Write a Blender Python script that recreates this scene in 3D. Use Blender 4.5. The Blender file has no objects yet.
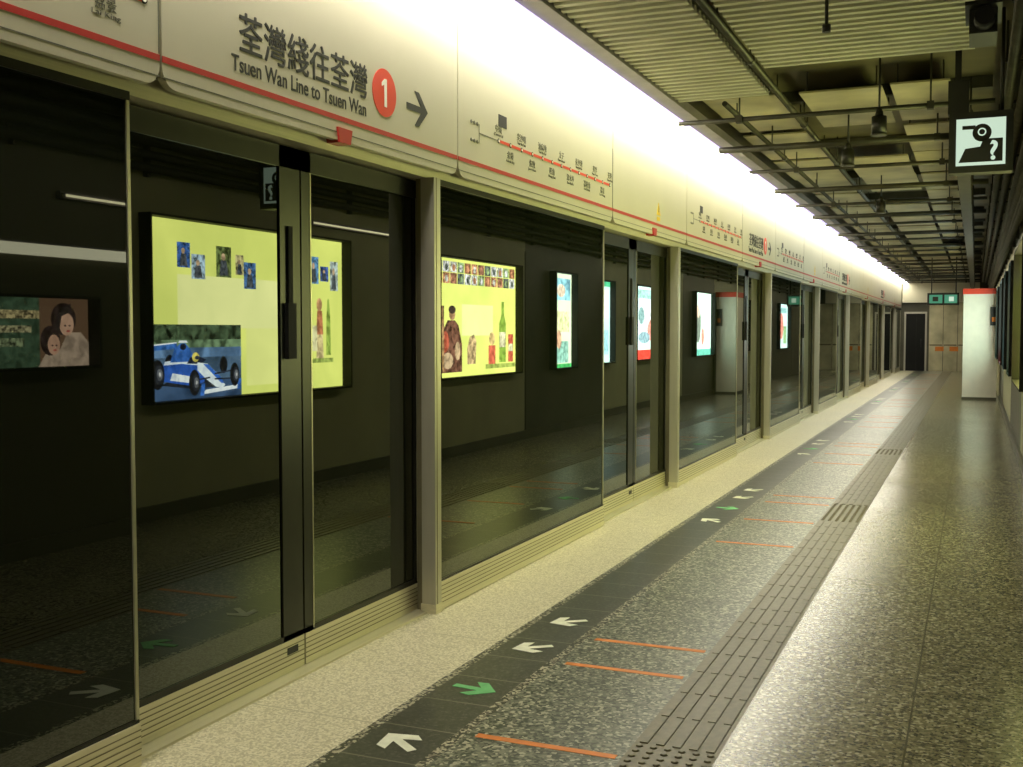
import bpy, math, random
from mathutils import Vector
random.seed(7)
scene = bpy.context.scene
try:
    scene.view_settings.view_transform = 'Standard'
    scene.view_settings.look = 'None'
except Exception as e:
    print(e)

# ------------------------------------------------------------ materials
def _new(name):
    m = bpy.data.materials.new(name); m.use_nodes = True
    nt = m.node_tree
    b = nt.nodes.get('Principled BSDF')
    return m, nt, b
def _pos(nt):
    return nt.nodes.new('ShaderNodeNewGeometry').outputs['Position']
def _ramp(nt, stops, interp='LINEAR'):
    r = nt.nodes.new('ShaderNodeValToRGB'); r.color_ramp.interpolation = interp
    e = r.color_ramp.elements
    while len(e) < len(stops): e.new(0.5)
    for i, (p, c) in enumerate(stops):
        e[i].position = p; e[i].color = (*c, 1)
    return r
def plain(name, col, rough=.5, metal=0., var=.15, scale=6., spec=.5, stretch=(1,1,1)):
    m, nt, b = _new(name)
    mp = nt.nodes.new('ShaderNodeMapping'); mp.inputs['Scale'].default_value = stretch
    nt.links.new(_pos(nt), mp.inputs['Vector'])
    n = nt.nodes.new('ShaderNodeTexNoise'); n.inputs['Scale'].default_value = scale
    n.inputs['Detail'].default_value = 5
    nt.links.new(mp.outputs[0], n.inputs['Vector'])
    lo = tuple(c*(1-var) for c in col); hi = tuple(min(1, c*(1+var)) for c in col)
    r = _ramp(nt, [(.3, lo), (.7, hi)])
    nt.links.new(n.outputs['Fac'], r.inputs['Fac'])
    nt.links.new(r.outputs['Color'], b.inputs['Base Color'])
    b.inputs['Roughness'].default_value = rough
    b.inputs['Metallic'].default_value = metal
    b.inputs['Specular IOR Level'].default_value = spec
    return m
def emis(name, col, s, base=(.02,.02,.02), var=0., scale=9.):
    m, nt, b = _new(name)
    b.inputs['Base Color'].default_value = (*base, 1)
    b.inputs['Emission Color'].default_value = (*col, 1)
    b.inputs['Emission Strength'].default_value = s
    b.inputs['Roughness'].default_value = .5
    if var:
        n = nt.nodes.new('ShaderNodeTexNoise'); n.inputs['Scale'].default_value = scale
        n.inputs['Detail'].default_value = 6; n.inputs['Distortion'].default_value = .6
        nt.links.new(_pos(nt), n.inputs['Vector'])
        lo = tuple(c*(1-var) for c in col); hi = tuple(min(1, c*(1+var)+.04*var) for c in col)
        r = _ramp(nt, [(.36, lo), (.64, hi)]); nt.links.new(n.outputs['Fac'], r.inputs['Fac'])
        nt.links.new(r.outputs['Color'], b.inputs['Emission Color'])
    return m
def glassmat(name, tint):
    m, nt, b = _new(name)
    nt.nodes.remove(b)
    out = nt.nodes.get('Material Output')
    d = nt.nodes.new('ShaderNodeBsdfDiffuse'); d.inputs['Color'].default_value = (*tint, 1)
    g = nt.nodes.new('ShaderNodeBsdfGlossy'); g.inputs['Roughness'].default_value = .012
    g.inputs['Color'].default_value = (.95, 1, .92, 1)
    f = nt.nodes.new('ShaderNodeFresnel'); f.inputs['IOR'].default_value = 1.62
    ma = nt.nodes.new('ShaderNodeMath'); ma.operation = 'MULTIPLY_ADD'
    ma.inputs[1].default_value = .95; ma.inputs[2].default_value = .01; ma.use_clamp = True
    nt.links.new(f.outputs[0], ma.inputs[0])
    mx = nt.nodes.new('ShaderNodeMixShader')
    nt.links.new(ma.outputs[0], mx.inputs[0]); nt.links.new(d.outputs[0], mx.inputs[1])
    nt.links.new(g.outputs[0], mx.inputs[2]); nt.links.new(mx.outputs[0], out.inputs['Surface'])
    return m
def stone(name, stops, cell, rough, tile=None, grout=(.05,.05,.035), off=(0,0), bigvar=.12):
    m, nt, b = _new(name)
    pos = _pos(nt)
    v = nt.nodes.new('ShaderNodeTexVoronoi'); v.inputs['Scale'].default_value = cell
    nt.links.new(pos, v.inputs['Vector'])
    bw = nt.nodes.new('ShaderNodeSeparateColor'); nt.links.new(v.outputs['Color'], bw.inputs[0])
    r = _ramp(nt, stops, 'CONSTANT'); nt.links.new(bw.outputs[0], r.inputs['Fac'])
    n = nt.nodes.new('ShaderNodeTexNoise'); n.inputs['Scale'].default_value = .8
    n.inputs['Detail'].default_value = 3
    nt.links.new(pos, n.inputs['Vector'])
    r2 = _ramp(nt, [(.3, (1-bigvar,)*3), (.7, (1,1,1))]); nt.links.new(n.outputs['Fac'], r2.inputs['Fac'])
    mul = nt.nodes.new('ShaderNodeMix'); mul.data_type = 'RGBA'; mul.blend_type = 'MULTIPLY'
    mul.inputs[0].default_value = 1
    nt.links.new(r.outputs['Color'], mul.inputs[6]); nt.links.new(r2.outputs['Color'], mul.inputs[7])
    last = mul.outputs[2]
    if tile:
        sp = nt.nodes.new('ShaderNodeSeparateXYZ'); nt.links.new(pos, sp.inputs[0])
        masks = []
        for k, (ax, t) in enumerate(zip(('X', 'Y'), tile)):
            a = nt.nodes.new('ShaderNodeMath'); a.operation = 'ADD'; a.inputs[1].default_value = 100*t - off[k]
            nt.links.new(sp.outputs[ax], a.inputs[0])
            mo = nt.nodes.new('ShaderNodeMath'); mo.operation = 'MODULO'; mo.inputs[1].default_value = t
            nt.links.new(a.outputs[0], mo.inputs[0])
            lt = nt.nodes.new('ShaderNodeMath'); lt.operation = 'LESS_THAN'; lt.inputs[1].default_value = .008
            nt.links.new(mo.outputs[0], lt.inputs[0]); masks.append(lt)
        mxm = nt.nodes.new('ShaderNodeMath'); mxm.operation = 'MAXIMUM'
        nt.links.new(masks[0].outputs[0], mxm.inputs[0]); nt.links.new(masks[1].outputs[0], mxm.inputs[1])
        mg = nt.nodes.new('ShaderNodeMix'); mg.data_type = 'RGBA'
        nt.links.new(mxm.outputs[0], mg.inputs[0]); nt.links.new(last, mg.inputs[6])
        mg.inputs[7].default_value = (*grout, 1)
        last = mg.outputs[2]
    nt.links.new(last, b.inputs['Base Color'])
    rr = _ramp(nt, [(.3, (rough*.95,)*3), (.7, (rough*1.08,)*3)]); nt.links.new(n.outputs['Fac'], rr.inputs['Fac'])
    nt.links.new(rr.outputs['Color'], b.inputs['Roughness'])
    return m

M = {}
M['cream'] = stone('cream_terrazzo', [(0,(.62,.57,.38)),(.25,(.76,.70,.50)),(.6,(.52,.47,.31)),(.88,(.82,.77,.58))], 120, .4, (50,1.2), grout=(.45,.41,.27), bigvar=.1)
M['gran_l'] = stone('speckled_granite', [(0,(.05,.06,.037)),(.30,(.14,.15,.105)),(.6,(.24,.245,.17)),(.85,(.48,.46,.34))], 78, .32, (50,.6), grout=(.1,.1,.06))
M['gran_r'] = stone('polished_granite', [(0,(.07,.066,.038)),(.26,(.17,.158,.09)),(.58,(.25,.232,.138)),(.86,(.42,.39,.26))], 78, .23, (.6,.6), off=(-.81,0), grout=(.08,.075,.04), bigvar=.1)
M['border'] = stone('granite_border', [(0,(.05,.05,.03)),(.5,(.5,.47,.33)),(.8,(.25,.23,.16))], 90, .35)
M['arrowtile'] = stone('dark_floor_tile', [(0,(.060,.062,.040)),(.5,(.078,.08,.052)),(.9,(.11,.11,.078))], 90, .33, (50,.32), grout=(.20,.19,.13), off=(0,.1))
M['tact'] = plain('tactile_rubber', (.15,.132,.075), .42, 0, .25, 30)
M['orange'] = plain('orange_line_paint', (.75,.22,.025), .5, 0, .12, 20)
M['whitep'] = plain('white_floor_paint', (.82,.83,.66), .5, 0, .08, 20)
M['greenp'] = plain('green_floor_paint', (.16,.55,.20), .5, 0, .1, 20)
M['fascia'] = plain('fascia_enamel', (.57,.54,.41), .38, 0, .03, 2)
M['dark'] = plain('dark_metal', (.02,.02,.015), .45, .3, .2, 8)
M['seam'] = plain('black_rubber', (.006,.006,.005), .8)
M['frame'] = plain('door_frame_dark', (.022,.022,.015), .35, .5, .15, 10)
M['lbframe'] = plain('lightbox_frame_black', (.012,.012,.009), .6, 0, .15, 10, spec=.2)
M['edge'] = plain('brushed_edge_strip', (.45,.43,.31), .35, .6, .1, 10)
M['post'] = plain('post_aluminium', (.50,.48,.39), .36, .45, .06, 20, stretch=(1,1,.1))
M['kick'] = plain('kick_plate_metal', (.66,.62,.45), .38, .4, .08, 30, stretch=(1,.05,4))
M['groove'] = plain('kick_groove', (.2,.18,.11), .5, .4)
M['glass'] = glassmat('tinted_glass', (.008,.010,.005))
M['red'] = plain('red_enamel', (.50,.03,.025), .4, 0, .05)
M['redem'] = plain('sign_red', (.74,.06,.025), .4, 0, .03)
M['black'] = plain('sign_black', (.010,.010,.008), .5)
M['grey'] = plain('sign_grey', (.13,.13,.10), .5)
M['white'] = plain('sign_white', (.85,.84,.75), .4, 0, .02)
M['yellow'] = plain('warning_yellow', (.8,.55,.03), .5)
M['lamp'] = emis('fluorescent_diffuser', (1,.95,.78), 15.5, (.8,.8,.8))
M['lipfringe'] = emis('violet_lip_fringe', (.72,.62,1.), 1.5, (.5,.45,.6))  # violet lens fringe painted as a mild glow on the lip, not a lamp
M['lampedge'] = plain('lamp_housing', (.20,.18,.20), .4, .5)
M['corr'] = plain('corrugated_steel', (.46,.45,.35), .5, .2, .12, 3)
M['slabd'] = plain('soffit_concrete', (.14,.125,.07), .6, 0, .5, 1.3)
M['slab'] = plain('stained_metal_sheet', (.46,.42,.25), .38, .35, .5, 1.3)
M['pipe'] = plain('conduit_paint', (.05,.048,.033), .45, .3, .3, 8)
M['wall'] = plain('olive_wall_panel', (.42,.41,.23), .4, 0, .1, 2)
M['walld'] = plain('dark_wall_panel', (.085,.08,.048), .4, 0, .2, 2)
M['steel'] = plain('stainless_wall', (.50,.46,.30), .35, .5, .3, 1.5)
M['pink'] = plain('pale_pillar_paint', (.80,.75,.63), .4, 0, .04)
M['lampsm'] = emis('wall_lamp_tube', (1,.90,.55), 4.5, (.8,.8,.8))
M['raillamp'] = emis('rail_lamp_diffuser', (1,.93,.66), 3.0, (.8,.8,.8))
M['signglow'] = emis('sign_backlight', (.72,.92,.72), .8)
M['greenglow'] = emis('green_sign_glow', (.1,.50,.30), .5)

# ------------------------------------------------------------ mesh builder
class MB:
    def __init__(s): s.v=[]; s.f=[]; s.m=[]; s.mats=[]; s.sm=[]
    def mi(s, k):
        m = M[k] if isinstance(k, str) else k
        if m not in s.mats: s.mats.append(m)
        return s.mats.index(m)
    def face(s, pts, k, sm=False):
        b = len(s.v); s.v += [tuple(p) for p in pts]; s.f.append(tuple(range(b, b+len(pts)))); s.m.append(s.mi(k)); s.sm.append(sm)
    def box(s, x0,x1,y0,y1,z0,z1,k):
        b=len(s.v)
        s.v += [(x0,y0,z0),(x1,y0,z0),(x1,y1,z0),(x0,y1,z0),(x0,y0,z1),(x1,y0,z1),(x1,y1,z1),(x0,y1,z1)]
        for q in ((0,3,2,1),(4,5,6,7),(0,1,5,4),(1,2,6,5),(2,3,7,6),(3,0,4,7)):
            s.f.append(tuple(b+i for i in q)); s.m.append(s.mi(k)); s.sm.append(False)
    def prism(s, pts, vec, k):
        n=len(pts); b=len(s.v); vec=Vector(vec)
        s.v += [tuple(p) for p in pts]+[tuple(Vector(p)+vec) for p in pts]
        m=s.mi(k)
        s.f.append(tuple(b+i for i in range(n))); s.f.append(tuple(b+n+i for i in reversed(range(n))))
        s.m += [m,m]; s.sm += [False]*2
        for i in range(n):
            j=(i+1)%n; s.f.append((b+i,b+n+i,b+n+j,b+j)); s.m.append(m); s.sm.append(False)
    def cyl(s, p0, p1, r, k, n=10, r1=None):
        p0=Vector(p0); p1=Vector(p1); d=(p1-p0).normalized(); r1 = r if r1 is None else r1
        u = d.orthogonal().normalized(); w = d.cross(u)
        b=len(s.v); m=s.mi(k)
        for p,rr in ((p0,r),(p1,r1)):
            for i in range(n):
                a=2*math.pi*i/n; s.v.append(tuple(p+(u*math.cos(a)+w*math.sin(a))*rr))
        for i in range(n):
            j=(i+1)%n; s.f.append((b+i,b+j,b+n+j,b+n+i)); s.m.append(m); s.sm.append(True)
        s.f.append(tuple(b+i for i in reversed(range(n)))); s.f.append(tuple(b+n+i for i in range(n)))
        s.m += [m,m]; s.sm += [False]*2
    def build(s, name, parent=None):
        me=bpy.data.meshes.new(name); me.from_pydata(s.v,[],s.f)
        for m in s.mats: me.materials.append(m)
        for p,i,sm in zip(me.polygons,s.m,s.sm): p.material_index=i; p.use_smooth=sm
        me.update()
        o=bpy.data.objects.new(name, me); scene.collection.objects.link(o)
        if parent: o.parent=parent
        return o
def text(name, body, loc, rot, size, mat, parent=None, width=None, align='LEFT', offset=0):
    c=bpy.data.curves.new(name,'FONT'); c.body=body; c.size=size; c.extrude=.0008; c.align_x=align; c.offset=offset
    c.materials.append(M[mat])
    o=bpy.data.objects.new(name,c); scene.collection.objects.link(o)
    o.location=loc; o.rotation_euler=rot
    if width:
        bpy.context.view_layer.update()
        w=o.dimensions.x
        if w>0: o.scale.x = width/w
    if parent: o.parent=parent
    return o
RX=(math.pi/2,0,math.pi/2)
RY=(math.pi/2,0,0)
ZC=3.615
XF=-2.63; XD=-2.745; XH=-2.60; YEND=44.0; YB=-4.0
# ------------------------------------------------------------ floor
b=MB()
strips=[(-3.2,-2.10,'cream'),(-2.10,-2.06,'border'),(-2.06,-1.76,'arrowtile'),(-1.76,-1.72,'border'),(-1.72,-1.12,'gran_l'),(-1.12,-.81,'tact'),(-.81,1.75,'gran_r')]
for x0,x1,k in strips:
    b.face([(x0,YB,0),(x1,YB,0),(x1,YEND,0),(x0,YEND,0)],k)
b.face([(-3.2,YB,-.15),(-3.2,YEND,-.15),(1.75,YEND,-.15),(1.75,YB,-.15)],'dark')
b.build('floor')
b=MB()
y=-1.0
dots=[(-1,3.75),(8.6,9.6),(13.8,14.6)]
while y<43.5:
    if any(a<=y<c for a,c in dots):
        for r in range(6):
            for c in range(6):
                cx=-1.12+.026+c*.052; cy=y+.025+r*.05
                b.cyl((cx,cy,.0005),(cx,cy,.006),.014,'tact',8,.009)
    else:
        for c in range(5):
            cx=-1.12+.033+c*.061
            b.box(cx-.015,cx+.015,y+.005,y+.295,.0005,.005,'tact')
    y+=.3
b.build('tactile_paving')
def arrow_marks(yc, ang, k, nm):
    P=[(-.10,-.018),(.02,-.018),(-.03,-.075),(.02,-.085),(.10,0),(.02,.085),(-.03,.075),(.02,.018),(-.10,.018)]
    bb=MB(); ca,sa=math.cos(ang),math.sin(ang)
    pts=[(-1.91+p[0]*ca-p[1]*sa, yc+p[0]*sa+p[1]*ca, .0015) for p in P]
    bb.prism([(p[0],p[1],.0008) for p in pts][::1],(0,0,.0012),k); bb.build(nm)
for n in range(0,8):
    Y0=.17+5.1*n; D=Y0+2.75
    for dy,ang,k in ((.55,math.pi*.80,'whitep'),(1.2,-.1,'greenp'),(1.85,math.pi*1.2,'whitep'),(2.35,math.pi*1.2,'whitep')):
        arrow_marks(D+dy,ang,k,'floor_arrow_marking')
    bb=MB()
    for dy in (.72,1.68,2.1,-.3):
        bb.box(-1.68,-1.14,D+dy-.019,D+dy+.019,.0006,.0016,'orange')
    bb.build('orange_queue_line')

# ------------------------------------------------------------ walls, ceiling
b=MB(); b.box(-3.35,-3.2,YB,YEND,-.15,3.62,'dark'); b.build('wall_left')
b=MB()
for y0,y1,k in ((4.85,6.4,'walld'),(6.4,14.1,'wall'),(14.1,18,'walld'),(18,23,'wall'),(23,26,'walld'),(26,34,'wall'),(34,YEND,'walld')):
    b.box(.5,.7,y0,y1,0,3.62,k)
for y0 in [6.4,14.1,18,23,26,30,34,38,42]:
    b.box(.499,.5,y0-.02,y0+.02,.12,2.6,'seam')
b.build('wall_right')
b=MB(); b.box(.7,1.75,4.85,5.05,0,3.62,'wall'); b.build('wall_return')
b=MB(); b.box(1.6,1.75,YB,4.85,0,3.62,'wall'); b.build('wall_side')
b=MB(); b.box(.47,.499,4.85,25.8,0,.12,'walld'); b.build('baseboard_right')
b=MB(); b.box(-3.35,1.75,YB-.15,YB,-.15,3.62,'wall'); b.build('wall_back')
b=MB(); b.box(-3.35,.7,YEND,YEND+.2,-.15,3.62,'walld'); b.build('wall_end')
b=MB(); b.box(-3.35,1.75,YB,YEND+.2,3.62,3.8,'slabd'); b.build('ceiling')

b=MB()
for i in range(4):
    x=-1.62+i*.5
    b.box(x,x+.48,YEND-.05,YEND-.001,0.0,2.55,'steel')
    b.box(x+.02,x+.46,YEND-.06,YEND-.05,.95,1.0,'groove')
b.box(-1.4,-1.1,YEND-.07,YEND-.05,.75,.92,'orange'); b.box(-.9,-.6,YEND-.07,YEND-.05,.75,.92,'orange')
b.build('stainless_wall_cladding')
b=MB()
E1=YEND-.001
b.box(-2.5,-2.44,YEND-.08,E1,0,2.15,'post'); b.box(-1.76,-1.70,YEND-.08,E1,0,2.15,'post'); b.box(-2.5,-1.70,YEND-.08,E1,2.15,2.22,'post')
b.box(-2.44,-1.76,YEND-.03,E1,0,2.15,'seam'); b.box(-2.08,-2.07,YEND-.035,YEND-.03,0,2.15,'frame'); b.cyl((-1.9,YEND-.08,.9),(-1.9,YEND-.08,1.2),.015,'frame')
b.build('door_1')
b=MB(); b.box(-2.56,.1,YEND-.35,E1,2.56,3.6,'fascia'); b.build('end_wall_bulkhead')

b=MB()
b.box(-.26,.42,25.9,27.0,0.0,2.30,'pink'); b.box(-.28,.44,25.88,27.02,2.30,2.42,'redem'); b.box(-.27,.43,25.89,27.01,0,.06,'walld')
b.box(.28,.41,25.84,25.9,1.62,2.02,'dark'); b.box(.31,.38,25.83,25.84,1.7,1.8,'orange')
b.build('station_partition_block')

# ------------------------------------------------------------ screen doors
def kick(b,x,y0,y1,h=.155,t=.03):
    b.box(x-t,x+.012,y0,y1,.005,h,'kick')
    for i in range(1,6):
        z=.02+i*.022
        b.box(x+.0115,x+.0135,y0,y1,z,z+.004,'groove')
def fixed(Y0,y1):
    b=MB()
    kick(b,XF,Y0,y1)
    b.box(XF-.012,XF,Y0+.012,y1-.012,.155,2.29,'glass')
    b.box(XF-.03,XF+.006,Y0,Y0+.014,.155,2.29,'edge'); b.box(XF-.03,XF+.006,y1-.014,y1,.155,2.29,'edge')
    b.box(XF-.03,XF+.006,Y0,y1,.15,.168,'frame'); b.box(XF-.03,XF+.008,Y0,y1,2.27,2.30,'frame')
    b.build('glass_partition_panel')
def post(Y0):
    b=MB()
    b.box(-2.69,-2.61,Y0-.072,Y0-.002,0,2.30,'post')
    b.box(-2.611,-2.608,Y0-.052,Y0-.047,.0,2.30,'groove')
    b.box(-2.73,-2.69,Y0-.05,Y0-.002,0,2.30,'groove')
    b.box(-2.695,-2.605,Y0-.077,Y0-.002,.0,.05,'kick')
    b.build('platform_gate_post')
def door(D,E):
    mid=(D+E)/2+.045
    emp=bpy.data.objects.new('platform_screen_door',None); scene.collection.objects.link(emp); emp.location=(XD,mid,0)
    for nm,y0,y1,ms in (('leaf_near',D-.12,mid-.006,1),('leaf_far',mid+.006,E,0)):
        b=MB(); ox=XD
        def bx(x0,x1,a,c,z0,z1,k): b.box(x0-ox,x1-ox,a-mid,c-mid,z0,z1,k)
        bx(XD-.03,XD+.012,y0,y1,.012,.15,'kick')
        for i in range(1,6):
            z=.02+i*.021; bx(XD+.0115,XD+.0135,y0,y1,z,z+.004,'groove')
        w0 = .03 if ms else .075; w1=.15 if ms else .03
        bx(XD-.03,XD+.008,y0,y0+w0,.15,2.29,'frame'); bx(XD-.03,XD+.008,y1-w1,y1,.15,2.29,'frame')
        bx(XD-.03,XD+.008,y0,y1,.15,.175,'frame'); bx(XD-.03,XD+.008,y0,y1,2.2,2.29,'frame')
        bx(XD-.012,XD,y0+w0,y1-w1,.175,2.2,'glass')
        if ms:
            bx(XD+.008,XD+.028,y1-.12,y1-.06,1.38,1.62,'seam'); bx(XD+.008,XD+.018,y1-.10,y1-.07,1.62,1.95,'seam')
            bx(XD+.012,XD+.014,y1-.13,y1-.05,.09,.12,'black')
        else:
            bx(XD+.006,XD+.010,y0+w0-.008,y0+w0,.16,2.2,'edge')
            bx(XD+.006,XD+.010,y1-.012,y1,.16,2.2,'edge')
        b.build(nm,emp)
for n in range(-1,9):
    Y0=.17+5.1*n; Ys=Y0-.06
    if Y0>YB: post(Ys)
    fixed(Ys if Y0>YB else YB+.02, Y0+2.75)
    if n<8: door(Y0+2.75, Y0+5.1-.09)
b=MB(); b.box(-2.85,-2.66,YB+.01,YEND-.1,.0,.010,'kick'); b.build('threshold_sill')

# ------------------------------------------------------------ header fascia
b=MB()
b.box(-3.19,-2.632,YB+.01,43.7,2.38,3.36,'dark')
b.box(-3.19,-2.66,YB+.01,43.7,2.30,2.38,'kick')
b.build('door_header_housing')
def roundpanel(y0,y1,z0,z1,r=.07):
    pts=[(y0,z1)]
    for i in range(7):
        a=math.pi+i*math.pi/12; pts.append((y0+r+r*math.cos(a), z0+r+r*math.sin(a)))
    for i in range(7):
        a=1.5*math.pi+i*math.pi/12; pts.append((y1-r+r*math.cos(a), z0+r+r*math.sin(a)))
    pts.append((y1,z1)); return pts
HS=.13
STN=['Central','Admiralty','Tsim Sha Tsui','Jordan','Yau Ma Tei','Mong Kok','Prince Edward','Sham Shui Po','Cheung Sha Wan','Lai Chi Kok','Mei Foo','Lai King','Tsuen Wan']
def header(y0,y1,kind):
    emp=bpy.data.objects.new({'sign':'platform_direction_sign','map':'line_route_map_sign','warn':'header_fascia_panel','blank':'header_fascia_panel'}[kind],None)
    scene.collection.objects.link(emp)
    b=MB()
    P=roundpanel(y0+.007,y1-.007,2.34,3.285)
    b.prism([(XH-.03,p[0],p[1]) for p in P],(.03,0,0),'fascia')
    b.box(XH-.002,XH+.002,y0+.007,y1-.007,2.425,2.447,'red')
    b.box(XH-.002,XH+.0012,y0+.007,y1-.007,2.372,2.376,'grey')
    if kind=='map':
        a=y0+.55; c=y1-.08
        b.box(XH,XH+.002,a,c,2.605,2.622,'redem')
        b.box(XH,XH+.0015,y0+.28,a,2.611,2.616,'grey')
        b.box(XH,XH+.0015,y0+.16,y0+.28,2.66,2.664,'grey'); b.box(XH,XH+.0015,y0+.16,y0+.28,2.56,2.564,'grey')
        b.box(XH,XH+.0015,y0+.275,y0+.28,2.56,2.664,'grey')
        for q in range(3): b.cyl((XH,y0+.17+.04*q,2.662),(XH+.003,y0+.17+.04*q,2.662),.01,'grey',8); b.cyl((XH,y0+.17+.04*q,2.562),(XH+.003,y0+.17+.04*q,2.562),.01,'grey',8)
        N=13
        for i in range(N):
            yy=a+(c-a)*i/(N-1)
            b.cyl((XH,yy,2.6135),(XH+.004,yy,2.6135),.014,'black',12); b.cyl((XH+.003,yy,2.6135),(XH+.005,yy,2.6135),.009,'white',12)
        b.box(XH,XH+.002,a+.0,a+.12,2.70,2.77,'black')
        b.box(XH,XH+.0015,y1-.012,y1-.008,2.45,2.9,'grey')
    if kind=='warn':
        yc=(y0+y1)/2+.15
        b.prism([(XH,yc-.06,2.52),(XH,yc+.06,2.52),(XH,yc,2.63)],(.003,0,0),'yellow')
        b.box(XH,XH+.002,yc-.05,yc+.05,2.47,2.505,'yellow'); b.box(XH,XH+.004,yc-.006,yc+.006,2.545,2.6,'black')
    if kind in('sign','warn'):
        yc=(y0+y1)/2+.0
        b.prism([(XH-.06,yc-.05,2.395),(XH-.06,yc+.07,2.395),(XH-.06,yc+.055,2.33),(XH-.06,yc-.035,2.33)],(.07,0,0),'red')
    if kind=='sign':
        yc=y0+1.55; zc=2.625
        b.cyl((XH,yc,zc),(XH+.003,yc,zc),.112,'redem',40)
        one=[(.012,-.065),(.012,.065),(-.008,.065),(-.034,.045),(-.034,.028),(-.010,.038),(-.010,-.065)]
        b.prism([(XH+.003,yc+p[0]+.006,zc+p[1]) for p in one],(.002,0,0),'white')
        ya=y0+1.77
        A=[(0,-.016),(.15,-.016),(.085,-.085),(.13,-.085),(.225,0),(.13,.085),(.085,.085),(.15,.016),(0,.016)]
        b.prism([(XH,ya+p[0],2.61+p[1]) for p in A],(.002,0,0),'black')
    b.build('fascia_board',emp)
    if kind=='sign':
        for q,(dy,dz) in enumerate(((0,0),(.0035,0),(.0018,.0025))):
            text('chinese_lettering','荃灣綫往荃灣',(XH+.001+.0003*q,y0+.43+dy,2.575+dz),RX,.165,'black',emp,.95)
        text('english_lettering','Tsuen Wan Line to Tsuen Wan',(XH+.001,y0+.39,2.485),RX,.088,'black',emp,.99,'LEFT',.0008)
    if kind=='map':
        N=13; a=y0+.55; c=y1-.08
        names=['中環','金鐘','尖沙咀','佐敦','油麻地','旺角','太子','深水埗','長沙灣','荔枝角','美孚','荔景','荃灣']
        for i in range(N):
            yy=a+(c-a)*i/(N-1); up=(i%2==0)
            text('station_name',names[i],(XH+.001,yy,2.665 if up else 2.535),RX,.05,'grey',emp,None,'CENTER')
            text('station_name_latin',STN[i],(XH+.001,yy,2.64 if up else 2.51),RX,.024,'grey',emp,.13,'CENTER')
for n in range(-1,9):
    Y0=.17+5.1*n+HS
    ya=max(Y0,YB+.02)
    header(ya,Y0+2.75,'map' if 0<=n<5 else 'blank')
    if n<8: header(Y0+2.75,Y0+5.1,'sign' if n%2==0 else 'warn')

# ------------------------------------------------------------ continuous luminaire
b=MB()
b.box(-2.599,-2.36,YB+.05,43.6,3.287,3.30,'lamp')
b.box(-2.60,-2.20,YB+.05,43.6,3.30,3.36,'lampedge')
b.box(-2.36,-2.345,YB+.05,43.6,3.266,3.30,'lipfringe')  # housing lip, glowing only to imitate the colour fringe
b.box(-2.345,-2.33,YB+.05,43.6,3.262,3.30,'lipfringe')
b.box(-2.33,-2.20,YB+.05,43.6,3.285,3.30,'lampedge')
b.build('fluorescent_strip_light')

# ------------------------------------------------------------ corrugated rafts
def corr(x0,x1,y0,y1,z,name):
    b=MB(); p=.11; y=y0; prof=[]
    while y<y1:
        prof += [(y,z),(y+.045,z),(y+.055,z+.035),(y+.10,z+.035)]; y+=p
    for (ya,za),(yb,zb) in zip(prof,prof[1:]):
        b.face([(x0,ya,za),(x0,yb,zb),(x1,yb,zb),(x1,ya,za)],'corr')
    b.box(x0,x0+.02,y0,prof[-1][0],z+.036,z+.06,'pipe'); b.box(x1-.02,x1,y0,prof[-1][0],z+.036,z+.06,'pipe')
    y=y0+.3
    while y<y1-.2:
        for xx in (x0+.1,x1-.1):
            b.cyl((xx,y,z+.035),(xx,y,ZC),.008,'pipe',6)
        y+=1.2
    b.build(name)
corr(-2.19,-1.49,YB+.1,8.6,3.30,'corrugated_overhead_raft')
corr(-1.37,-.04,YB+.1,7.75,3.30,'corrugated_overhead_raft')

# ------------------------------------------------------------ services
def crossbar(y,z,r,k,x0=-2.3,x1=.10):
    b=MB(); b.cyl((x0,y,z),(x1,y,z),r,k)
    for xx in (x0+.5,x1-.45):
        b.cyl((xx,y,z),(xx,y,ZC),.008,'pipe',6)
        b.box(xx-.025,xx+.025,y-.03,y+.03,z-.03,z+.03,'pipe')
    b.build('overhead_conduit')
y=9.0; i=0
while y<43:
    crossbar(y,3.2+.04*random.random(),.02+.012*(i%2),'pipe')
    y+=1.5+.35*random.random(); i+=1
def longpipe(x,z,r,y0,y1,k,name='service_pipe'):
    b=MB(); b.cyl((x,y0,z),(x,y1,z),r,k,12)
    yy=y0+.5
    while yy<y1:
        b.cyl((x,yy,z),(x,yy,ZC),.008,'pipe',6); b.cyl((x,yy-.03,z),(x,yy+.03,z),r*1.25,'pipe',12)
        yy+=2.5
    b.build(name)
longpipe(-1.43,3.32,.026,-3,43,'pipe')
longpipe(-1.9,3.33,.022,8.9,43,'pipe')
b=MB(); y=10
while y<43:
    b.box(-2.19,.09,y,y+.10,3.52,ZC,'pipe'); y+=2.6
b.build('overhead_girders')
b=MB()
for i in range(19):
    y=9.2+1.75*i
    for x0,x1 in ((-2.15,-1.5),(-1.36,-.72),(-.66,-.22)):
        if random.random()<.9:
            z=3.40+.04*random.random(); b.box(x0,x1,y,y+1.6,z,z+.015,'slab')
            for xx in (x0+.05,x1-.05):
                for q in (.1,1.4): b.cyl((xx,y+q,z+.015),(xx,y+q,ZC),.006,'pipe',6)
b.build('overhead_metal_sheets')
b=MB()
for x,z,r in ((.42,2.76,.035),(.42,2.86,.035),(.41,2.97,.045),(.42,3.08,.04),(.40,3.19,.05),(.30,3.28,.045),(.20,3.30,.04)):
    b.cyl((x,5.0,z),(x,43.5,z),r,'pipe',10)
yy=5.3
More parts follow.
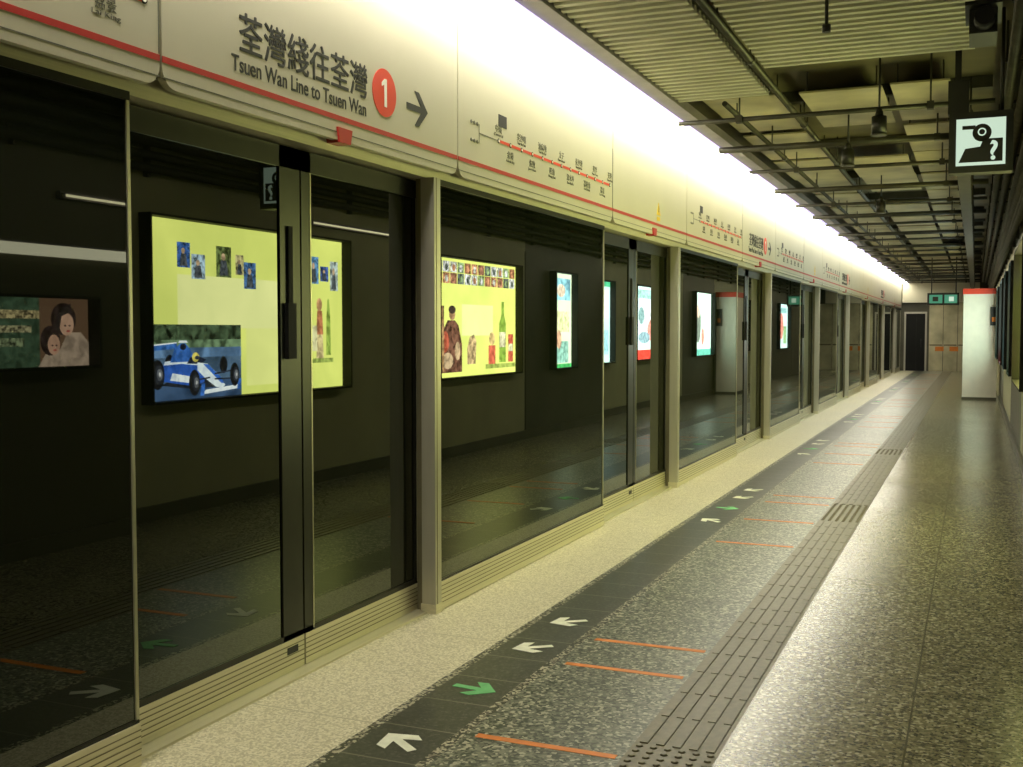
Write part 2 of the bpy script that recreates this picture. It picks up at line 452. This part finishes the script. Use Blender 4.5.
while yy<43:
    b.box(.455,.498,yy,yy+.04,2.70,3.34,'pipe'); b.box(.15,.498,yy,yy+.04,3.335,3.36,'pipe'); b.box(.155,.17,yy,yy+.03,3.35,ZC,'pipe'); yy+=1.5
b.build('pipe_rack')
b=MB()
b.box(-.20,-.08,9.5,43,3.02,3.04,'pipe'); b.box(-.20,-.19,9.5,43,3.04,3.1,'pipe'); b.box(-.09,-.08,9.5,43,3.04,3.1,'pipe')
for i in range(4): b.cyl((-.175+.022*i,9.5,3.05),(-.175+.022*i,43,3.05),.010,'dark',6)
yy=10
while yy<43:
    b.cyl((-.205,yy,3.03),(-.205,yy,ZC),.008,'pipe',6); b.cyl((-.075,yy,3.03),(-.075,yy,ZC),.008,'pipe',6); yy+=1.5
b.build('cable_tray')
def spot(x,y,z):
    b=MB(); b.cyl((x,y,z),(x,y,z+.13),.055,'dark',16); b.cyl((x,y,z+.13),(x,y,z+.19),.035,'dark',12,.02); b.cyl((x,y,z+.18),(x,y,ZC),.008,'dark',8)
    b.cyl((x,y,z-.012),(x,y,z),.06,'pipe',16); b.build('overhead_downlight')
spot(-.70,8.75,2.98); spot(-1.08,10.25,2.98); spot(-1.1,14.2,2.95)
b=MB(); b.cyl((-.75,6.0,3.08),(-.75,6.0,3.30),.01,'dark',8); b.cyl((-.75,6.0,3.06),(-.75,6.0,3.10),.022,'dark',10); b.build('overhead_sensor_rod')
b=MB()
b.box(-.06,.07,6.0,6.3,2.98,3.10,'dark'); b.box(-.08,.09,5.92,6.32,3.10,3.12,'dark'); b.cyl((.01,5.9,3.04),(.01,6.0,3.04),.045,'seam',16,.05)
b.cyl((.02,6.2,3.1),(.02,6.2,ZC),.02,'dark',8); b.build('security_camera')

# ------------------------------------------------------------ hanging signs
def phone_sign():
    y=7.9; x0,x1=-.19,.20; z0,z1=2.545,2.94
    emp=bpy.data.objects.new('hanging_information_sign',None); scene.collection.objects.link(emp)
    b=MB()
    b.box(x0,x1,y,y+.14,z0,z1,'dark')
    b.box(x0+.045,x1-.045,y-.006,y,z0+.045,z1-.045,'signglow')
    a0,a1,c0,c1=x0+.062,x1-.062,z0+.065,z1-.065
    b.prism([(a0,y-.008,c0),(a1,y-.008,c0),(a1,y-.008,c0+.15),(a0+.15,y-.008,c0+.15),(a0+.13,y-.008,c0+.10),(a0+.04,y-.008,c0+.09)],(0,.002,0),'black')
    b.cyl((a0+.14,y-.008,c0+.19),(a0+.14,y-.006,c0+.19),.058,'black',24)
    b.cyl((a0+.14,y-.0095,c0+.195),(a0+.14,y-.0081,c0+.195),.026,'signglow',20)
    b.cyl((a0+.14,y-.0105,c0+.195),(a0+.14,y-.0096,c0+.195),.018,'black',16)
    b.box(a0+.02,a0+.10,y-.009,y-.007,c0+.215,c0+.24,'black')
    b.box(x0-.01,x0+.12,y+.03,y+.12,z1,z1+.22,'dark'); b.box(x0+.03,x0+.07,y+.05,y+.09,z1+.22,ZC,'dark')
    b.cyl((x1-.07,y+.07,z1),(x1-.07,y+.07,ZC),.012,'dark',8)
    b.build('sign_box',emp)
    text('question_mark','?',(a1-.055,y-.0095,c0+.015),RY,.17,'signglow',emp,None,'CENTER',.004)
phone_sign()
b=MB()
b.box(-1.2,-.42,31,31.12,2.18,2.50,'dark'); b.box(-1.15,-.83,30.99,31,2.23,2.45,'greenglow'); b.box(-.78,-.47,30.99,31,2.23,2.45,'greenglow')
b.box(-1.07,-.93,30.985,30.99,2.28,2.4,'dark'); b.box(-.67,-.55,30.985,30.99,2.28,2.4,'signglow')
b.cyl((-1.1,31.06,2.5),(-1.1,31.06,ZC),.015,'dark',8); b.cyl((-.5,31.06,2.5),(-.5,31.06,ZC),.015,'dark',8)
b.build('hanging_exit_sign')

# ------------------------------------------------------------ advertising lightboxes on the right wall
EM={}
def em(c,s,var=.0,sc=9.):
    k=(c,s,var,sc)
    if k not in EM: EM[k]=emis('poster_ink_%02d'%len(EM),c,s,var=var,scale=sc)
    return EM[k]
class Poster:
    def __init__(s,y0,y1,z0,z1,bg,S,name='advertising_lightbox'):
        s.y0,s.y1,s.z0,s.z1,s.S=y0,y1,z0,z1,S; s.b=MB(); s.l=0; s.name=name
        t=.018
        for a,c,d,e in ((y0-t,y1+t,z0-t,z0),(y0-t,y1+t,z1,z1+t),(y0-t,y0,z0,z1),(y1,y1+t,z0,z1)):
            s.b.box(.38,.498,a,c,d,e,'lbframe')
        s.b.box(.488,.498,y0,y1,z0,z1,em(bg,S,.10,1.2))
    def poly(s,pts,c,k=1.,var=.45,sc=14.):
        s.l+=1; x=.488-.0003*s.l
        s.b.face([(x,s.y0+(s.y1-s.y0)*p[0],s.z0+(s.z1-s.z0)*p[1]) for p in reversed(pts)],em(c,s.S*k,var,sc))
    def rect(s,a,b_,c,d,col,k=1.,var=.45,sc=14.): s.poly([(a,c),(b_,c),(b_,d),(a,d)],col,k,var,sc)
    def ell(s,cx,cy,rx,ry,col,k=1.,n=18,var=.4): s.poly([(cx+rx*math.cos(2*math.pi*i/n),cy+ry*math.sin(2*math.pi*i/n)) for i in range(n)],col,k,var)
    def done(s): s.b.build(s.name)
LIME=(.86,.93,.22)
S=7.8
p=Poster(6.76,9.68,.94,2.40,LIME,S)
p.rect(.14,.70,.40,.70,(.95,.97,.40),var=.05,sc=2); p.rect(.45,.74,.05,.40,(.92,.95,.32),var=.05,sc=2)
for a,c,d,e,col in ((.14,.195,.74,.88,(.02,.09,.30)),(.20,.26,.68,.82,(.30,.42,.5)),(.31,.38,.70,.88,(.10,.14,.03)),(.40,.44,.72,.84,(.4,.35,.15)),(.44,.50,.64,.80,(.04,.12,.28)),(.79,.85,.70,.88,(.08,.22,.4)),(.86,.91,.72,.82,(.04,.10,.35)),(.92,.97,.66,.86,(.35,.42,.4))):
    p.rect(a,c,d,e,col,var=.8,sc=22)
    mx=(a+c)/2; w=(c-a); h=(e-d)
    p.poly([(mx-w*.3,d+h*.05),(mx+w*.3,d+h*.05),(mx+w*.18,d+h*.55),(mx-w*.2,d+h*.55)],(.05,.06,.07),var=.7,sc=25)
    p.ell(mx-.002,d+h*.66,w*.14,h*.12,(.5,.34,.2))
# racing car photograph: blurred trees, barrier, track, low single-seater seen three-quarter from the front
p.rect(0,.42,0,.42,(.05,.10,.17),var=.5,sc=4)
p.rect(0,.42,.33,.42,(.03,.06,.02),var=.9,sc=12); p.rect(0,.42,.29,.335,(.12,.20,.10),var=.7,sc=8); p.rect(0,.42,.235,.29,(.10,.20,.36),var=.5,sc=5)
p.poly([(0,0),(.42,0),(.42,.10),(0,.14)],(.03,.07,.15),var=.4,sc=3)
p.ell(.10,.205,.018,.048,(.004,.004,.006),n=24,var=.2); p.ell(.335,.185,.018,.05,(.004,.004,.006),n=24,var=.2)
p.poly([(.02,.275),(.13,.285),(.13,.315),(.02,.30)],(.03,.14,.45)); p.poly([(.02,.30),(.13,.315),(.13,.322),(.02,.308)],(.85,.9,1.),var=.1)
p.rect(.02,.035,.19,.30,(.02,.10,.38)); p.rect(.118,.13,.2,.315,(.02,.10,.38))
p.poly([(.06,.085),(.20,.055),(.33,.06),(.30,.10),(.12,.12)],(.008,.012,.02),var=.3)
p.poly([(.055,.13),(.075,.105),(.20,.07),(.245,.09),(.255,.15),(.22,.205),(.15,.225),(.08,.215)],(.02,.10,.46),var=.3)
p.poly([(.08,.215),(.15,.225),(.22,.205),(.235,.185),(.15,.20),(.075,.195)],(.75,.85,.98),var=.15)
p.poly([(.10,.11),(.20,.085),(.21,.12),(.11,.15)],(.75,.85,.98),var=.25)
p.poly([(.10,.21),(.12,.285),(.145,.315),(.165,.315),(.185,.28),(.21,.21)],(.03,.13,.46),var=.3)
p.ell(.155,.295,.013,.018,(.005,.008,.02),var=.1); p.poly([(.135,.318),(.175,.318),(.17,.33),(.14,.33)],(.85,.9,1.),var=.1)
p.poly([(.17,.20),(.235,.195),(.255,.22),(.22,.24),(.185,.235)],(.005,.01,.03),var=.2); p.ell(.208,.235,.016,.027,(.72,.6,.12)); p.ell(.214,.232,.010,.011,(.02,.03,.06),var=.1)
p.poly([(.215,.205),(.26,.195),(.315,.12),(.34,.065),(.325,.05),(.295,.06),(.25,.11),(.215,.16)],(.78,.88,1.),var=.15)
p.poly([(.24,.195),(.262,.192),(.318,.115),(.335,.075),(.32,.08),(.285,.13)],(.03,.14,.55),var=.2)
p.poly([(.235,.020),(.395,.040),(.41,.065),(.385,.062),(.25,.045)],(.82,.90,1.),var=.15); p.poly([(.225,.012),(.243,.014),(.248,.085),(.232,.08)],(.03,.14,.5)); p.poly([(.395,.035),(.413,.038),(.417,.10),(.402,.098)],(.03,.14,.5))
p.poly([(.29,.13),(.385,.15),(.385,.157),(.29,.14)],(.01,.015,.03)); p.poly([(.29,.10),(.385,.10),(.385,.107),(.29,.11)],(.01,.015,.03)); p.poly([(.27,.11),(.20,.10),(.20,.107),(.27,.12)],(.01,.015,.03))
for cx,cy,rx,ry in ((.048,.145,.028,.082),(.20,.09,.024,.074),(.383,.125,.022,.070)):
    p.ell(cx,cy,rx,ry,(.003,.003,.005),var=.2,n=24); p.ell(cx+.006,cy,rx*.66,ry*.66,(.015,.018,.026),n=20,var=.2); p.ell(cx+.008,cy,rx*.42,ry*.42,(.12,.13,.15),n=14); p.ell(cx+.009,cy,rx*.16,ry*.16,(.5,.5,.5),n=10)
p.ell(.845,.56,.017,.045,(.65,.35,.15)); p.poly([(.825,.36),(.868,.36),(.862,.52),(.832,.52)],(.55,.20,.08)); p.poly([(.825,.2),(.87,.2),(.865,.36),(.83,.36)],(.7,.55,.25)); p.poly([(.885,.22),(.915,.22),(.912,.48),(.905,.6),(.895,.6),(.888,.48)],(.30,.42,.06)); p.rect(.80,.93,.17,.2,(.4,.5,.1)); p.rect(.80,.83,.25,.42,(.75,.65,.35))
p.done()
p=Poster(11.28,13.72,.95,2.36,LIME,S)
cols=[(.3,.12,.05),(.7,.65,.5),(.1,.12,.1),(.6,.25,.12),(.25,.35,.15),(.8,.75,.6),(.35,.15,.08)]
x=.02
for i in range(12):
    for r in range(2):
        w=.078
        p.rect(x,x+w-.004,.79+.095*r,.88+.095*r,cols[(i*3+r*2)%7],var=.8,sc=20); p.ell(x+w/2,.83+.095*r,.018,.03,cols[(i*5+r+3)%7],var=.7)
    x+=.08
p.rect(.3,.68,.35,.62,(.95,.97,.40),var=.06,sc=2)
p.ell(.19,.535,.035,.055,(.45,.25,.12)); p.ell(.19,.57,.04,.035,(.05,.03,.02)); p.poly([(.05,.04),(.30,.04),(.30,.28),(.26,.44),(.22,.48),(.14,.48),(.09,.40),(.05,.22)],(.16,.06,.03),var=.8); p.ell(.11,.3,.045,.09,(.5,.10,.05)); p.ell(.25,.22,.03,.08,(.65,.45,.25)); p.ell(.14,.14,.06,.07,(.5,.35,.2)); p.rect(.03,.10,.05,.6,(.35,.2,.08),var=.8)
p.poly([(.36,.1),(.46,.1),(.47,.3),(.44,.36),(.39,.34),(.36,.24)],(.6,.42,.2),var=.6)
p.poly([(.76,.10),(.85,.10),(.85,.46),(.825,.54),(.825,.66),(.79,.66),(.79,.54),(.76,.46)],(.26,.42,.05),var=.3); p.rect(.765,.845,.24,.38,(.75,.65,.4)); p.rect(.62,.71,.08,.26,(.6,.12,.06)); p.ell(.665,.32,.04,.06,(.7,.5,.2)); p.rect(.88,.95,.10,.36,(.55,.10,.05)); p.rect(.885,.945,.2,.27,(.8,.7,.4)); p.rect(.58,.98,.05,.09,(.35,.42,.08))
p.done()
p=Poster(15.05,15.95,.95,2.36,(.75,.92,.62),S)
p.rect(.05,.95,.72,.95,(.25,.55,.7),var=.6,sc=5); p.rect(.1,.9,.38,.6,(.85,.92,.4)); p.ell(.5,.82,.2,.07,(.8,.6,.45)); p.rect(.15,.85,.05,.28,(.25,.5,.4)); p.ell(.4,.3,.12,.1,(.7,.4,.25)); p.rect(0,1,0,.04,(.05,.4,.1))
p.done()
p=Poster(17.7,18.6,.95,2.36,(.55,.85,.8),S)
p.rect(.1,.9,.55,.9,(.85,.95,.9)); p.rect(.1,.9,.1,.4,(.3,.6,.65)); p.rect(0,1,.94,1,(.05,.4,.2))
p.done()
p=Poster(20.0,22.0,.95,2.36,(.65,.85,.8),S)
p.rect(0,1,0,.13,(.7,.05,.03)); p.ell(.45,.5,.25,.25,(.85,.95,.95)); p.ell(.3,.6,.1,.12,(.2,.35,.35)); p.ell(.65,.4,.14,.15,(.7,.25,.2)); p.rect(.1,.9,.84,.96,(.3,.55,.5)); p.ell(.4,.3,.2,.08,(.25,.4,.45))
p.done()
p=Poster(23.8,25.6,.95,2.36,(.6,.85,.7),S)
p.ell(.3,.5,.15,.3,(.12,.15,.12)); p.ell(.3,.7,.1,.1,(.6,.45,.35)); p.ell(.7,.55,.18,.2,(.85,.9,.8)); p.rect(0,1,0,.1,(.1,.4,.3)); p.ell(.55,.3,.08,.14,(.7,.2,.15))
p.done()
for a,c,bg in ((28.2,30,(.75,.8,.2)),(31.5,33,(.8,.7,.6)),(35,37,(.5,.75,.7))):
    p=Poster(a,c,.95,2.36,bg,S*.6); p.ell(.4,.5,.2,.3,(.6,.2,.15)); p.rect(.1,.9,.8,.92,(.2,.4,.4)); p.rect(.6,.9,.1,.5,(.2,.35,.15)); p.done()
p=Poster(5.08,5.95,1.26,1.72,(.20,.11,.06),3.4,'photo_advertisement')
p.rect(0,.5,.0,1.,(.05,.10,.05)); p.rect(.08,.5,.70,.82,(.45,.36,.16),var=.9,sc=40); p.rect(.08,.42,.5,.6,(.35,.32,.16),var=.9,sc=40); p.rect(.08,.35,.3,.42,(.2,.25,.12),var=.9,sc=40)
p.poly([(.48,0),(1,0),(1,.35),(.92,.5),(.78,.5),(.70,.25),(.56,.2)],(.55,.40,.28),var=.3)
p.ell(.74,.70,.13,.24,(.03,.012,.01)); p.ell(.77,.62,.075,.17,(.78,.46,.30),var=.15); p.poly([(.64,.5),(.70,.86),(.82,.93),(.80,.8),(.72,.74),(.69,.5)],(.02,.01,.008)); p.ell(.755,.60,.012,.014,(.05,.02,.02)); p.ell(.80,.60,.010,.014,(.05,.02,.02)); p.ell(.785,.52,.02,.016,(.5,.08,.06))
p.ell(.60,.38,.10,.22,(.03,.012,.01)); p.ell(.635,.32,.062,.15,(.74,.42,.27),var=.15); p.ell(.62,.31,.01,.012,(.05,.02,.02)); p.ell(.66,.31,.01,.012,(.05,.02,.02)); p.ell(.645,.24,.018,.014,(.5,.08,.06))
p.done()
for a,c,z in ((5.72,6.35,2.42),(9.1,11.1,2.55)):
    b=MB(); b.box(.46,.498,a-.03,c+.03,z-.02,z+.03,'lampedge'); b.cyl((.445,a,z),(.445,c,z),.009,'lampsm',10)
    b.box(.44,.47,a-.02,a,z-.015,z+.015,'lampedge'); b.box(.44,.47,c,c+.02,z-.015,z+.015,'lampedge'); b.build('wall_tube_lamp')
b=MB(); b.box(.46,.498,4.9,6.35,2.0,2.075,'raillamp'); b.box(.45,.498,4.88,6.37,2.075,2.09,'lampedge'); b.build('illuminated_wall_rail')

# ------------------------------------------------------------ world + camera
w=bpy.data.worlds.new('World'); scene.world=w; w.use_nodes=True
w.node_tree.nodes['Background'].inputs[0].default_value=(.03,.03,.02,1)
cam=bpy.data.cameras.new('camera'); co=bpy.data.objects.new('camera',cam); scene.collection.objects.link(co)
cam.sensor_width=36; cam.lens=38.6; cam.clip_start=.05; cam.clip_end=200
co.location=(0,0,1.5)
co.rotation_euler=(math.radians(90-2.74),0,math.radians(22.93))
scene.camera=co
